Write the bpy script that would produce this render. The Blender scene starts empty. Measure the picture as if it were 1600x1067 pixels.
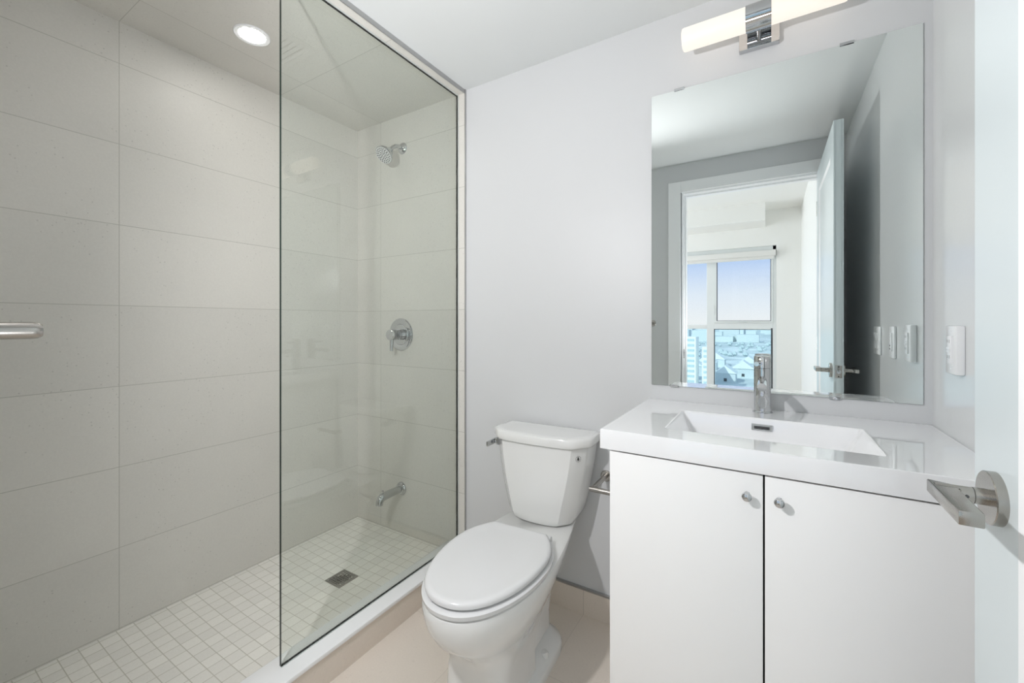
import bpy, bmesh, math, random
from mathutils import Vector, Matrix
random.seed(7)
SC = bpy.context.scene
COL = SC.collection
PI = math.pi

# ------------------------------------------------------------------ camera
YAW = 31.6
cd = bpy.data.cameras.new('camera')
cam = bpy.data.objects.new('camera', cd); COL.objects.link(cam)
cam.location = (0, 0, 1.2)
cam.rotation_euler = (PI/2, 0, math.radians(YAW))
cd.sensor_fit = 'HORIZONTAL'; cd.sensor_width = 36.0
cd.lens = 655.0/1600*36.0
cd.shift_x = 0.0
cd.shift_y = (503.0-533.5)/1600.0
cd.clip_start = 0.02; cd.clip_end = 6000
SC.camera = cam

# ------------------------------------------------------------------ colour management
SC.view_settings.view_transform = 'Standard'
SC.view_settings.look = 'None'
SC.view_settings.exposure = 0.45
SC.view_settings.gamma = 1.0
SC.view_settings.use_curve_mapping = False
SC.cycles.max_bounces = 14
SC.cycles.diffuse_bounces = 8
SC.cycles.glossy_bounces = 6
SC.cycles.transparent_max_bounces = 16
SC.cycles.use_denoising = True
SC.cycles.denoising_prefilter = 'NONE'
SC.cycles.sample_clamp_indirect = 6.0

# ------------------------------------------------------------------ world: clear winter sky, white at the horizon
w = bpy.data.worlds.new('sky'); SC.world = w; w.use_nodes = True
nt = w.node_tree; nt.nodes.clear()
wo = nt.nodes.new('ShaderNodeOutputWorld'); bg = nt.nodes.new('ShaderNodeBackground')
tc = nt.nodes.new('ShaderNodeTexCoord'); sx = nt.nodes.new('ShaderNodeSeparateXYZ')
cr = nt.nodes.new('ShaderNodeValToRGB')
nt.links.new(tc.outputs['Generated'], sx.inputs[0]); nt.links.new(sx.outputs['Z'], cr.inputs[0])
el = cr.color_ramp.elements
el[0].position = 0.0; el[0].color = (0.96, 0.94, 0.96, 1)
el[1].position = 0.13; el[1].color = (0.55, 0.68, 0.97, 1)
e = el.new(0.06); e.color = (0.84, 0.88, 0.98, 1)
e = el.new(0.6); e.color = (0.5, 0.6, 0.8, 1)
nt.links.new(cr.outputs[0], bg.inputs[0]); bg.inputs[1].default_value = 0.80
nt.links.new(bg.outputs[0], wo.inputs[0])

# ------------------------------------------------------------------ lights (lamps' own light is in their builders)
def area_light(name, loc, rot, sx_, sy_, power, color):
    l = bpy.data.lights.new(name, 'AREA'); l.shape = 'RECTANGLE'; l.size = sx_; l.size_y = sy_
    l.energy = power; l.color = color
    o = bpy.data.objects.new(name, l); COL.objects.link(o); o.location = loc; o.rotation_euler = rot
    return o
# added fill light brightening the bedroom through an invented side window
area_light('bedroom_fill', (-3.35, -1.55, 1.35), (0, -PI/2, 0), 2.0, 2.2, 56, (0.95, 0.96, 1.0))
# added fill spot below the camera, brightening the bathroom by ceiling bounce
fl_ = bpy.data.lights.new('bounce_fill', 'SPOT'); fl_.energy = 18; fl_.color = (0.985, 0.97, 1.0); fl_.spot_size = math.radians(124); fl_.spot_blend = 1.0; fl_.shadow_soft_size = 0.15
flo = bpy.data.objects.new('bounce_fill', fl_); COL.objects.link(flo); flo.location = (-0.12, 0.06, 0.85)
flo.rotation_euler = Vector((-0.45, 0.22, 1.0)).to_track_quat('-Z', 'Y').to_euler()

# second added fill spot, out of view by the door wall, aimed inward
f2_ = bpy.data.lights.new('door_wall_fill', 'SPOT'); f2_.energy = 38; f2_.color = (1.0, 0.985, 0.995); f2_.spot_size = math.radians(160); f2_.spot_blend = 0.6; f2_.shadow_soft_size = 0.03
f2o = bpy.data.objects.new('door_wall_fill', f2_); COL.objects.link(f2o); f2o.location = (-0.84, 0.09, 1.70)
f2o.rotation_euler = Vector((0.12, 0.9, -0.25)).to_track_quat('-Z', 'Y').to_euler()
# winter sun over the city, from behind the building
sn_ = bpy.data.lights.new('sun', 'SUN'); sn_.energy = 2.2; sn_.angle = 0.01; sn_.color = (1.0, 0.97, 0.93)
sno = bpy.data.objects.new('sun', sn_); COL.objects.link(sno); sno.rotation_euler = Vector((0.35, -0.8, -0.6)).to_track_quat('-Z', 'Y').to_euler()

# ------------------------------------------------------------------ material helpers
def mat(name):
    m = bpy.data.materials.new(name); m.use_nodes = True
    return m, m.node_tree, m.node_tree.nodes['Principled BSDF']

def simple(name, col, rough=0.5, metal=0.0, coat=0.0, spec=0.5, bump=0.0, bscale=200.0, var=0.02):
    m, nt, p = mat(name)
    p.inputs['Roughness'].default_value = rough; p.inputs['Metallic'].default_value = metal
    p.inputs['Coat Weight'].default_value = coat; p.inputs['Coat Roughness'].default_value = 0.03
    p.inputs['Specular IOR Level'].default_value = spec
    g = nt.nodes.new('ShaderNodeNewGeometry')
    n = nt.nodes.new('ShaderNodeTexNoise'); n.inputs['Scale'].default_value = 6.0
    nt.links.new(g.outputs['Position'], n.inputs['Vector'])
    mx = nt.nodes.new('ShaderNodeMix'); mx.data_type = 'RGBA'
    mx.inputs[6].default_value = (*[c*(1-var) for c in col], 1); mx.inputs[7].default_value = (*[min(1, c*(1+var)) for c in col], 1)
    nt.links.new(n.outputs['Fac'], mx.inputs[0]); nt.links.new(mx.outputs[2], p.inputs['Base Color'])
    if bump:
        n2 = nt.nodes.new('ShaderNodeTexNoise'); n2.inputs['Scale'].default_value = bscale; n2.inputs['Detail'].default_value = 3
        nt.links.new(g.outputs['Position'], n2.inputs['Vector'])
        b = nt.nodes.new('ShaderNodeBump'); b.inputs['Strength'].default_value = bump; b.inputs['Distance'].default_value = 0.002
        nt.links.new(n2.outputs['Fac'], b.inputs['Height']); nt.links.new(b.outputs[0], p.inputs['Normal'])
    return m

def emis(name, col, strength, base=0.8):
    m, nt, p = mat(name)
    p.inputs['Base Color'].default_value = (base, base, base, 1)
    p.inputs['Emission Color'].default_value = (*col, 1); p.inputs['Emission Strength'].default_value = strength
    return m

def M(nt, op, a, b=None):
    n = nt.nodes.new('ShaderNodeMath'); n.operation = op
    for i, v in enumerate((a, b)):
        if v is None: continue
        if isinstance(v, (int, float)): n.inputs[i].default_value = v
        else: nt.links.new(v, n.inputs[i])
    return n.outputs[0]

def tile_mat(name, col, grout, axes, offs, pitch, width, rough=0.45, var=0.03, cloud=0.06, speck=0.0, bump=0.25, cold=None):
    """stacked tiles: joints at offs + k*pitch along two world axes"""
    m, nt, p = mat(name)
    g = nt.nodes.new('ShaderNodeNewGeometry'); s = nt.nodes.new('ShaderNodeSeparateXYZ')
    nt.links.new(g.outputs['Position'], s.inputs[0])
    masks = []; ids = []
    for ax, of, pi in zip(axes, offs, pitch):
        t = M(nt, 'DIVIDE', M(nt, 'SUBTRACT', s.outputs[ax], of), pi)
        ids.append(M(nt, 'FLOOR', t))
        f = M(nt, 'FRACT', t)
        d = M(nt, 'MULTIPLY', M(nt, 'MINIMUM', f, M(nt, 'SUBTRACT', 1.0, f)), pi)
        masks.append(M(nt, 'LESS_THAN', d, width/2))
    joint = M(nt, 'MAXIMUM', masks[0], masks[1])
    idc = nt.nodes.new('ShaderNodeCombineXYZ'); nt.links.new(ids[0], idc.inputs[0]); nt.links.new(ids[1], idc.inputs[1])
    wn = nt.nodes.new('ShaderNodeTexWhiteNoise'); wn.noise_dimensions = '3D'; nt.links.new(idc.outputs[0], wn.inputs['Vector'])
    n = nt.nodes.new('ShaderNodeTexNoise'); n.inputs['Scale'].default_value = 3.5; n.inputs['Detail'].default_value = 6
    nt.links.new(g.outputs['Position'], n.inputs['Vector'])
    n2 = nt.nodes.new('ShaderNodeTexNoise'); n2.inputs['Scale'].default_value = 160; n2.inputs['Detail'].default_value = 2
    nt.links.new(g.outputs['Position'], n2.inputs['Vector'])
    f1 = M(nt, 'MULTIPLY', M(nt, 'SUBTRACT', n.outputs['Fac'], 0.5), cloud*2)
    f2 = M(nt, 'MULTIPLY', M(nt, 'SUBTRACT', wn.outputs['Value'], 0.5), var*2)
    f3 = M(nt, 'MULTIPLY', M(nt, 'SUBTRACT', n2.outputs['Fac'], 0.5), 0.10)
    val = M(nt, 'ADD', M(nt, 'ADD', M(nt, 'ADD', f1, f2), f3), 1.0)
    if speck:
        v = nt.nodes.new('ShaderNodeTexVoronoi'); v.inputs['Scale'].default_value = 55
        nt.links.new(g.outputs['Position'], v.inputs['Vector'])
        n3 = nt.nodes.new('ShaderNodeTexNoise'); n3.inputs['Scale'].default_value = 5
        nt.links.new(g.outputs['Position'], n3.inputs['Vector'])
        sp = M(nt, 'MULTIPLY', M(nt, 'LESS_THAN', v.outputs['Distance'], 0.13), M(nt, 'GREATER_THAN', n3.outputs['Fac'], 0.5))
        val = M(nt, 'SUBTRACT', val, M(nt, 'MULTIPLY', sp, speck))
    vm = nt.nodes.new('ShaderNodeVectorMath'); vm.operation = 'SCALE'
    vm.inputs[0].default_value = col; nt.links.new(val, vm.inputs['Scale'])
    mx = nt.nodes.new('ShaderNodeMix'); mx.data_type = 'RGBA'
    nt.links.new(joint, mx.inputs[0]); nt.links.new(vm.outputs[0], mx.inputs[6]); mx.inputs[7].default_value = (*grout, 1)
    nt.links.new(mx.outputs[2], p.inputs['Base Color'])
    p.inputs['Roughness'].default_value = rough
    b = nt.nodes.new('ShaderNodeBump'); b.inputs['Strength'].default_value = bump; b.inputs['Distance'].default_value = 0.002
    h = M(nt, 'SUBTRACT', M(nt, 'MULTIPLY', n2.outputs['Fac'], 0.15), joint)
    nt.links.new(h, b.inputs['Height']); nt.links.new(b.outputs[0], p.inputs['Normal'])
    return m

def glass_mat(name, tint, refl=1.0):
    m = bpy.data.materials.new(name); m.use_nodes = True; nt = m.node_tree; nt.nodes.clear()
    o = nt.nodes.new('ShaderNodeOutputMaterial'); t = nt.nodes.new('ShaderNodeBsdfTransparent'); t.inputs[0].default_value = (*tint, 1)
    gl = nt.nodes.new('ShaderNodeBsdfGlossy'); gl.inputs['Roughness'].default_value = 0.0; gl.inputs[0].default_value = (1, 1, 1, 1)
    lw = nt.nodes.new('ShaderNodeLayerWeight'); lw.inputs[0].default_value = 0.5
    f = M(nt, 'ADD', M(nt, 'MULTIPLY', M(nt, 'POWER', lw.outputs['Facing'], 5.0), 0.96*refl), 0.04*refl)
    mx = nt.nodes.new('ShaderNodeMixShader'); nt.links.new(f, mx.inputs[0])
    nt.links.new(t.outputs[0], mx.inputs[1]); nt.links.new(gl.outputs[0], mx.inputs[2]); nt.links.new(mx.outputs[0], o.inputs[0])
    return m

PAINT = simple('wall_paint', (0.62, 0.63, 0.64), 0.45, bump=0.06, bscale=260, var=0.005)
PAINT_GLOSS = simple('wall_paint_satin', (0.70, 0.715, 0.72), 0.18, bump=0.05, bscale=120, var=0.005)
CEIL = simple('ceiling_paint', (0.70, 0.72, 0.72), 0.7, bump=0.05, var=0.005)
TRIMP = simple('trim_paint', (0.85, 0.86, 0.87), 0.3, var=0.005)
DOORP = simple('door_paint', (0.65, 0.715, 0.735), 0.28, var=0.005)
CERAMIC = simple('white_ceramic', (0.76, 0.765, 0.755), 0.08, coat=0.6, var=0.004)
SEATPL = simple('white_seat_plastic', (0.70, 0.705, 0.71), 0.18, var=0.004)
LACQ = simple('cabinet_lacquer', (0.90, 0.90, 0.895), 0.35, var=0.004)
QUARTZ = simple('solid_surface', (0.86, 0.865, 0.875), 0.05, coat=1.0, var=0.004)
CAP = simple('curb_quartz', (0.86, 0.87, 0.88), 0.2, var=0.01)
CHROME = simple('chrome', (0.58, 0.59, 0.60), 0.03, metal=1.0)
DCHROME = simple('chrome_recess', (0.12, 0.12, 0.125), 0.2, metal=1.0)
NICKEL = simple('brushed_nickel', (0.44, 0.42, 0.39), 0.24, metal=1.0)
ALU = simple('anodised_trim', (0.50, 0.50, 0.50), 0.35, metal=1.0)
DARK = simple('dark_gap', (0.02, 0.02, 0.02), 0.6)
GREY = simple('grey_nozzle', (0.03, 0.03, 0.03), 0.5)
DRAINM = simple('drain_metal', (0.34, 0.33, 0.31), 0.4, metal=0.8, bump=0.3, bscale=300)
PLASTIC = simple('white_plastic', (0.84, 0.85, 0.86), 0.25, var=0.004)
MIRROR = simple('mirror_silver', (0.86, 0.90, 0.89), 0.0, metal=1.0, var=0.0)
MEDGE = simple('mirror_edge', (0.12, 0.15, 0.14), 0.15)
GEDGE = simple('glass_edge', (0.006, 0.02, 0.016), 0.08)
GLASS = glass_mat('shower_glass', (0.955, 0.975, 0.96), 1.45)
WGLASS = glass_mat('window_glass', (0.97, 0.985, 0.99), 0.6)
WGLASST = glass_mat('tinted_window_glass', (0.88, 0.97, 0.98), 0.6)
TUBE = emis('frosted_tube', (1.0, 0.89, 0.78), 0.66, 0.22)
LENS = emis('downlight_lens', (1.0, 0.98, 0.95), 34.0)
STONE = (0.67, 0.652, 0.612)
GROUT = (0.46, 0.45, 0.41)
T_LONG = tile_mat('shower_tile_long', STONE, GROUT, ('Y', 'Z'), (0.562, 0.061), (0.60, 0.30), 0.0022, speck=0.18)
T_END = tile_mat('shower_tile_end', STONE, GROUT, ('X', 'Z'), (-1.863, 0.061), (0.60, 0.30), 0.0022, speck=0.18)
T_CEIL = tile_mat('shower_tile_ceiling', STONE, GROUT, ('X', 'Y'), (-1.863, 0.562), (0.60, 0.60), 0.0022, speck=0.12)
T_MOS = tile_mat('shower_mosaic', (0.84, 0.825, 0.78), (0.58, 0.56, 0.50), ('X', 'Y'), (-1.690, 1.1555), (0.0502, 0.0502), 0.0028, var=0.04, cloud=0.04)
T_FLOOR = tile_mat('floor_tile', (0.72, 0.655, 0.585), (0.62, 0.56, 0.50), ('X', 'Y'), (-0.652, 1.277), (0.298, 0.60), 0.0025, speck=0.10)
T_BASE = tile_mat('base_tile', (0.72, 0.655, 0.585), (0.56, 0.50, 0.44), ('X', 'Y'), (-0.652, 1.277), (0.298, 0.60), 0.0025, speck=0.10)
T_CURB = tile_mat('curb_tile', (0.72, 0.645, 0.57), (0.62, 0.56, 0.50), ('Y', 'Z'), (0.10, -0.2), (0.60, 0.60), 0.0025, speck=0.08)
WOODF = simple('bedroom_floor', (0.42, 0.34, 0.26), 0.4, var=0.1)
BEDP = simple('bedroom_paint', (0.88, 0.885, 0.865), 0.6, var=0.004)
BLIND = simple('blind_fabric', (0.82, 0.82, 0.80), 0.6)
WFRAME = simple('window_frame_paint', (0.78, 0.81, 0.81), 0.35)
GASKET = simple('window_gasket', (0.06, 0.07, 0.08), 0.5)

# ------------------------------------------------------------------ mesh helpers (world coordinates)
class B:
    def __init__(s): s.bm = bmesh.new()
    def box(s, x0, x1, y0, y1, z0, z1, bev=0.0, mi=0, seg=2):
        vs = [s.bm.verts.new(p) for p in ((x0,y0,z0),(x1,y0,z0),(x1,y1,z0),(x0,y1,z0),(x0,y0,z1),(x1,y0,z1),(x1,y1,z1),(x0,y1,z1))]
        fs = [s.bm.faces.new([vs[i] for i in q]) for q in ((3,2,1,0),(4,5,6,7),(0,1,5,4),(1,2,6,5),(2,3,7,6),(3,0,4,7))]
        for f in fs: f.material_index = mi
        if bev:
            es = {e for f in fs for e in f.edges}
            r = bmesh.ops.bevel(s.bm, geom=list(es), offset=bev, segments=seg, affect='EDGES', profile=0.5)
            for f in r['faces']: f.material_index = mi
        return s
    def loft(s, loops, cap0=True, cap1=True, mi=0, closed=False):
        rows = [[s.bm.verts.new(p) for p in lp] for lp in loops]
        n = len(rows[0])
        rr = list(zip(rows, rows[1:])) + ([(rows[-1], rows[0])] if closed else [])
        for a, b in rr:
            for i in range(n):
                j = (i+1) % n
                f = s.bm.faces.new((a[i], a[j], b[j], b[i])); f.material_index = mi
        if not closed:
            if cap0: s.bm.faces.new(rows[0][::-1]).material_index = mi
            if cap1: s.bm.faces.new(rows[-1]).material_index = mi
        return s
    def lathe(s, base, axis, prof, n=32, mi=0):
        """prof: (distance along axis, radius) pairs"""
        a = Vector(axis).normalized(); u = a.orthogonal().normalized(); v = a.cross(u)
        base = Vector(base)
        loops = [[base + a*d + (u*math.cos(2*PI*i/n) + v*math.sin(2*PI*i/n))*max(r, 1e-5) for i in range(n)] for d, r in prof]
        return s.loft(loops, mi=mi)
    def tube(s, pts, r, n=20, mi=0):
        pts = [Vector(p) for p in pts]; loops = []; u = None
        for i, p in enumerate(pts):
            t = (pts[min(i+1, len(pts)-1)] - pts[max(i-1, 0)]).normalized()
            u = t.orthogonal().normalized() if u is None else (u - t*u.dot(t)).normalized()
            v = t.cross(u); ri = r[i] if isinstance(r, (list, tuple)) else r
            loops.append([p + (u*math.cos(2*PI*k/n) + v*math.sin(2*PI*k/n))*ri for k in range(n)])
        return s.loft(loops, mi=mi)
    def prism(s, pts, d, mi=0, bev=0.0):
        """pts: closed 3D polygon; extruded by vector d"""
        d = Vector(d)
        a = [s.bm.verts.new(p) for p in pts]; b = [s.bm.verts.new(Vector(p)+d) for p in pts]
        fs = [s.bm.faces.new(a[::-1]), s.bm.faces.new(b)]
        for i in range(len(a)):
            j = (i+1) % len(a); fs.append(s.bm.faces.new((a[i], a[j], b[j], b[i])))
        for f in fs: f.material_index = mi
        if bev:
            bmesh.ops.bevel(s.bm, geom=list({e for f in fs for e in f.edges}), offset=bev, segments=2, affect='EDGES', profile=0.5)
        return s
    def sphere(s, c, r, mi=0, sc=(1, 1, 1)):
        m = Matrix.Translation(c) @ Matrix.Diagonal((*sc, 1))
        bmesh.ops.create_uvsphere(s.bm, u_segments=20, v_segments=12, radius=r, matrix=m); return s
    def build(s, name, mats, parent=None, smooth=True, ang=35):
        bmesh.ops.recalc_face_normals(s.bm, faces=s.bm.faces)
        for f in s.bm.faces: f.smooth = smooth
        if smooth:
            for e in s.bm.edges:
                if len(e.link_faces) == 2 and e.calc_face_angle(0) > math.radians(ang): e.smooth = False
        me = bpy.data.meshes.new(name)
        inv = None
        if parent is not None:
            inv = world_of(parent).inverted(); s.bm.transform(inv)
        s.bm.to_mesh(me); s.bm.free()
        for m in (mats if isinstance(mats, (list, tuple)) else [mats]): me.materials.append(m)
        o = bpy.data.objects.new(name, me); COL.objects.link(o)
        if parent is not None: o.parent = parent
        return o

def world_of(o):
    m = o.matrix_basis.copy()
    while o.parent: o = o.parent; m = o.matrix_basis @ m
    return m

def tag(o, label=None, cat=None, group=None, kind=None):
    if label: o['label'] = label
    if cat: o['category'] = cat
    if group: o['group'] = group
    if kind: o['kind'] = kind
    return o

def thing(name, loc, label, cat, group=None, rz=0.0):
    o = bpy.data.objects.new(name, None); COL.objects.link(o); o.empty_display_size = 0.05
    o.location = loc; o.rotation_euler = (0, 0, rz); tag(o, label, cat, group); return o

def struct(name, b, m, parent=None, smooth=False):
    o = b.build(name, m, parent, smooth)
    if parent is None: o['kind'] = 'structure'
    return o

def rrect(x0, x1, y0, y1, r, z, n=6):
    """rounded rectangle loop in XY at height z, counter-clockwise"""
    out = []
    for cx, cy, a0 in ((x1-r, y1-r, 0), (x0+r, y1-r, PI/2), (x0+r, y0+r, PI), (x1-r, y0+r, 1.5*PI)):
        for i in range(n+1):
            a = a0 + PI/2*i/n; out.append((cx+r*math.cos(a), cy+r*math.sin(a), z))
    return out

def ring_box(b, x0, x1, z0, z1, hx0, hx1, hz0, hz1, y0, y1, mi=0):
    """a slab in the XZ plane with a rectangular hole (four boxes)"""
    b.box(x0, hx0, y0, y1, z0, z1, mi=mi); b.box(hx1, x1, y0, y1, z0, z1, mi=mi)
    if hz0 > z0: b.box(hx0, hx1, y0, y1, z0, hz0, mi=mi)
    b.box(hx0, hx1, y0, y1, hz1, z1, mi=mi)

# ------------------------------------------------------------------ key dimensions (metres; camera at x=0, y=0)
YW = 1.63          # vanity / toilet wall face
XR = 0.392         # right wall face
XL = -2.06         # long shower wall face
YF = 0.05          # inner face of the door wall
YB = -0.07         # bedroom face of the door wall
ZC = 2.334         # ceiling
XG = -1.312        # shower glass
DX0, DX1, DZ = -0.540, 0.262, 2.128    # door opening
BX0, BX1, BY, BZ = -3.0, 0.33, -3.0, 2.62   # bedroom

# ------------------------------------------------------------------ room shell
struct('floor', B().box(XL-0.1, XR+0.1, YB, YW+0.1, -0.08, 0.0), T_FLOOR)
struct('floor_bedroom', B().box(BX0-0.1, BX1+0.1, BY-0.1, YB, -0.08, 0.0), WOODF)
struct('wall_back', B().box(XL-0.1, XR+0.1, YW, YW+0.1, -0.08, ZC+0.1), PAINT)
struct('wall_right', B().box(XR, XR+0.1, YB, YW, -0.08, ZC+0.1), PAINT_GLOSS)
struct('wall_left', B().box(XL-0.1, XL, YB, YW, -0.08, ZC+0.1), T_LONG)
struct('ceiling', B().box(XL-0.1, XR+0.1, YB, YW+0.1, ZC, ZC+0.1), CEIL)
wf = B(); ring_box(wf, BX0-0.1, XR+0.1, 0.0, BZ, DX0, DX1, 0.0, DZ, YB, YF)
struct('wall_front', wf, PAINT)
# tiled cladding of the shower: end wall, near end, ceiling, floor
struct('wall_shower', B().box(XL, -1.268, YW-0.009, YW, 0.0, ZC-0.014), T_END)
struct('wall_shower_near', B().box(XL, -1.268, YF, YF+0.009, 0.0, ZC-0.014), T_END)
struct('ceiling_shower', B().box(XL, -1.272, YF+0.009, YW-0.009, ZC-0.017, ZC), T_CEIL)
# shower floor falls gently to the drain
sf = B()
gx = [XL, -1.85, -1.64, -1.50, -1.362]; gy = [YF+0.009, 0.6, 1.205, 1.45, YW-0.009]
def fz(x, y):
    d = max(abs(x+1.64)/0.42, abs(y-1.205)/(1.15 if y < 1.205 else 0.42)); return 0.044 + 0.012*min(1, d)
gv = [[sf.bm.verts.new((x, y, fz(x, y))) for y in gy] for x in gx]
for i in range(4):
    for j in range(4): sf.bm.faces.new((gv[i][j], gv[i+1][j], gv[i+1][j+1], gv[i][j+1]))
lo = [[sf.bm.verts.new((x, y, 0.0)) for y in (gy[0], gy[-1])] for x in (gx[0], gx[-1])]
sf.bm.faces.new((lo[0][0], lo[0][1], lo[1][1], lo[1][0]))
struct('floor_shower', sf, T_MOS)
# curb with a white stone cap
cb = struct('trim_1', B().box(-1.352, -1.248, YF, YW, 0.0, 0.100), T_CURB)
cp = B().box(-1.362, -1.242, YF, YW-0.009, 0.100, 0.114, bev=0.002).build('curb_cap', CAP, cb)
# metal edge profiles round the tiled shower opening
tr = struct('trim_2', B().box(-1.268, -1.2645, YW-0.0105, YW, 0.114, ZC), ALU)
B().box(-1.272, -1.268, YF+0.01, YW-0.009, ZC-0.019, ZC).build('edge_profile', ALU, tr, False)
# tile baseboard behind the toilet with its metal top profile
bb = struct('baseboard_back', B().box(-1.24, XR, YW-0.011, YW, 0.0, 0.100), T_BASE)
B().box(-1.24, XR, YW-0.0125, YW, 0.100, 0.108).build('top_profile', ALU, bb, False)
br = struct('baseboard_right', B().box(XR-0.011, XR, 0.10, 1.09, 0.0, 0.100), T_BASE)
B().box(XR-0.0125, XR, 0.10, 1.09, 0.100, 0.108).build('top_profile', ALU, br, False)
bf = struct('baseboard_front', B().box(-1.24, DX0-0.09, YF, YF+0.011, 0.0, 0.100), T_BASE)

# door casing and jamb
ct = B()
for y0, y1 in ((YF, YF+0.016), (YB-0.016, YB)):
    ct.box(DX0-0.088, DX0-0.004, y0, y1, 0.0, DZ+0.075, bev=0.002)
    ct.box(DX0-0.004, min(DX1+0.075, 0.328), y0, y1, DZ-0.002, DZ+0.075, bev=0.002)
    ct.box(DX1+0.004, min(DX1+0.075, 0.328), y0, y1, 0.0, DZ-0.002, bev=0.002)
ct = struct('trim_3', ct, TRIMP)
jb = B()
jb.box(DX0-0.004, DX0+0.012, YB, YF, 0.0, DZ); jb.box(DX1-0.002, DX1+0.004, YB, YF, 0.0, DZ); jb.box(DX0+0.012, DX1-0.002, YB, YF, DZ-0.014, DZ)
jb.box(DX0+0.012, DX0+0.024, YB+0.03, YB+0.075, 0.0, DZ-0.014); jb.box(DX0+0.024, DX1-0.002, YB+0.03, YB+0.075, DZ-0.026, DZ-0.014)
jb.build('door_jamb', TRIMP, ct, False)
sp = B().box(DX0+0.012, DX0+0.0135, YF-0.035, YF-0.008, 0.94, 1.005, bev=0.0005).build('strike_plate', NICKEL, ct)
B().box(DX0+0.0125, DX0+0.0142, YF-0.028, YF-0.016, 0.957, 0.988).build('strike_hole', DARK, sp, False)

# ------------------------------------------------------------------ bathroom door, open against the right wall
HX0, HX1 = 0.2475, 0.2845; HY0, HY1 = 0.050, 0.850; HZ0, HZ1 = 0.012, 2.120
dr = B()
st = 0.122; sd = 0.006
dr.box(HX0+sd, HX1-sd, HY0, HY1, HZ0, HZ1)
for x0, x1 in ((HX0, HX0+sd+0.001), (HX1-sd-0.001, HX1)):
    dr.box(x0, x1, HY0, HY0+st, HZ0, HZ1); dr.box(x0, x1, HY1-st, HY1, HZ0, HZ1)
    dr.box(x0, x1, HY0+st, HY1-st, HZ0, HZ0+0.22); dr.box(x0, x1, HY0+st, HY1-st, HZ1-0.13, HZ1)
door = struct('door_1', dr, DOORP)
for k, (a, s_) in enumerate(((HX0, 1), (HX1, -1))):
    mo = B()   # bevelled sticking round the recessed panel
    xa, xb = a, a+s_*sd
    o_ = [(HY0+st, HZ0+0.22), (HY1-st, HZ0+0.22), (HY1-st, HZ1-0.13), (HY0+st, HZ1-0.13)]
    i_ = [(HY0+st+0.014, HZ0+0.234), (HY1-st-0.014, HZ0+0.234), (HY1-st-0.014, HZ1-0.144), (HY0+st+0.014, HZ1-0.144)]
    mo.loft([[(xa, y, z) for y, z in o_], [(xb, y, z) for y, z in i_], [(xb+s_*0.0008, y, z) for y, z in i_], [(xb+s_*0.0008, y, z) for y, z in o_]], closed=True)
    mo.build('panel_moulding', TRIMP, door, False)
# levers
ZH, YH = 0.974, 0.781
for side in (-1, 1):
    xf = HX0 if side < 0 else HX1
    d = Vector((side, 0, 0))
    h = B().lathe((xf, YH, ZH), d, [(0, 0.0335), (0.0095, 0.0335), (0.0105, 0.0325), (0.0105, 0.0)], 48).build('door_handle', NICKEL, door)
    L = 0.052
    B().lathe((xf+side*0.010, YH, ZH), d, [(0, 0.0105), (0.012, 0.0105)], 28).build('collar', NICKEL, h)
    B().lathe((xf+side*0.0225, YH, ZH), d, [(0, 0.0100), (L-0.016, 0.0098)], 28).build('neck', NICKEL, h)
    bl = B(); xo = xf+side*(L+0.010); xi = xf+side*(L-0.012)
    zt, zb = ZH+0.0085, ZH-0.0085
    bl.prism([(xo, YH+0.018, zt), (xo, YH-0.098, zt), (xi, YH-0.098, zt), (xi, YH-0.010, zt), (xi-side*0.005, YH-0.010, zt), (xi-side*0.005, YH+0.006, zt)], (0, 0, zb-zt), bev=0.0015)
    bl.build('lever_blade', NICKEL, h)
    B().lathe((xf+side*0.030, YH-0.0095, ZH), (0, -1, 0), [(0, 0.0022), (0.0012, 0.0020), (0.0012, 0)], 14).build('set_screw', DCHROME, h)
lp = B().box(HX0+0.006, HX1-0.006, HY1, HY1+0.0016, ZH-0.0285, ZH+0.0285, bev=0.0007).build('latch_plate', NICKEL, door)
B().lathe(((HX0+HX1)/2, HY1+0.001, ZH), (0, 1, 0), [(0, 0.009), (0.009, 0.008), (0.010, 0.0)], 20).build('latch_bolt', CHROME, lp)
for dz in (-0.022, 0.022):
    B().lathe(((HX0+HX1)/2, HY1+0.0014, ZH+dz), (0, 1, 0), [(0, 0.003), (0.0008, 0.0028), (0.0008, 0)], 12).build('plate_screw', DCHROME, lp)
for z in (0.25, 1.07, 1.90):
    B().lathe((HX0+0.004, HY0-0.001, z-0.045), (0, 0, 1), [(0, 0.006), (0.09, 0.006)], 16).build('hinge', NICKEL, door)

# ------------------------------------------------------------------ bedroom seen in the mirror
struct('wall_bedroom_right', B().box(BX1, BX1+0.1, BY, YB, 0.0, BZ), BEDP)
WX0, WX1, WZ0, WZ1 = -2.2, 0.069, 0.26, 2.17
wb = B(); ring_box(wb, BX0, BX1, 0.0, BZ, WX0, WX1, WZ0, WZ1, BY-0.12, BY)
struct('wall_bedroom_back', wb, BEDP)
ws = B()
SY0, SY1, SZ0, SZ1 = -2.7, -0.5, 0.35, 2.35
ws.box(BX0-0.1, BX0, BY, SY0, 0, BZ); ws.box(BX0-0.1, BX0, SY1, YB, 0, BZ); ws.box(BX0-0.1, BX0, SY0, SY1, 0, SZ0); ws.box(BX0-0.1, BX0, SY0, SY1, SZ1, BZ)
struct('wall_bedroom_left', ws, BEDP)
struct('ceiling_bedroom', B().box(BX0-0.1, BX1+0.1, BY-0.1, YB, BZ, BZ+0.1), BEDP)
struct('trim_4', B().box(BX0, -0.048, BY, BY+0.45, 2.41, BZ), BEDP)          # dropped bulkhead over the window
wfm = B(); y0, y1 = BY-0.09, BY-0.02
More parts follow.
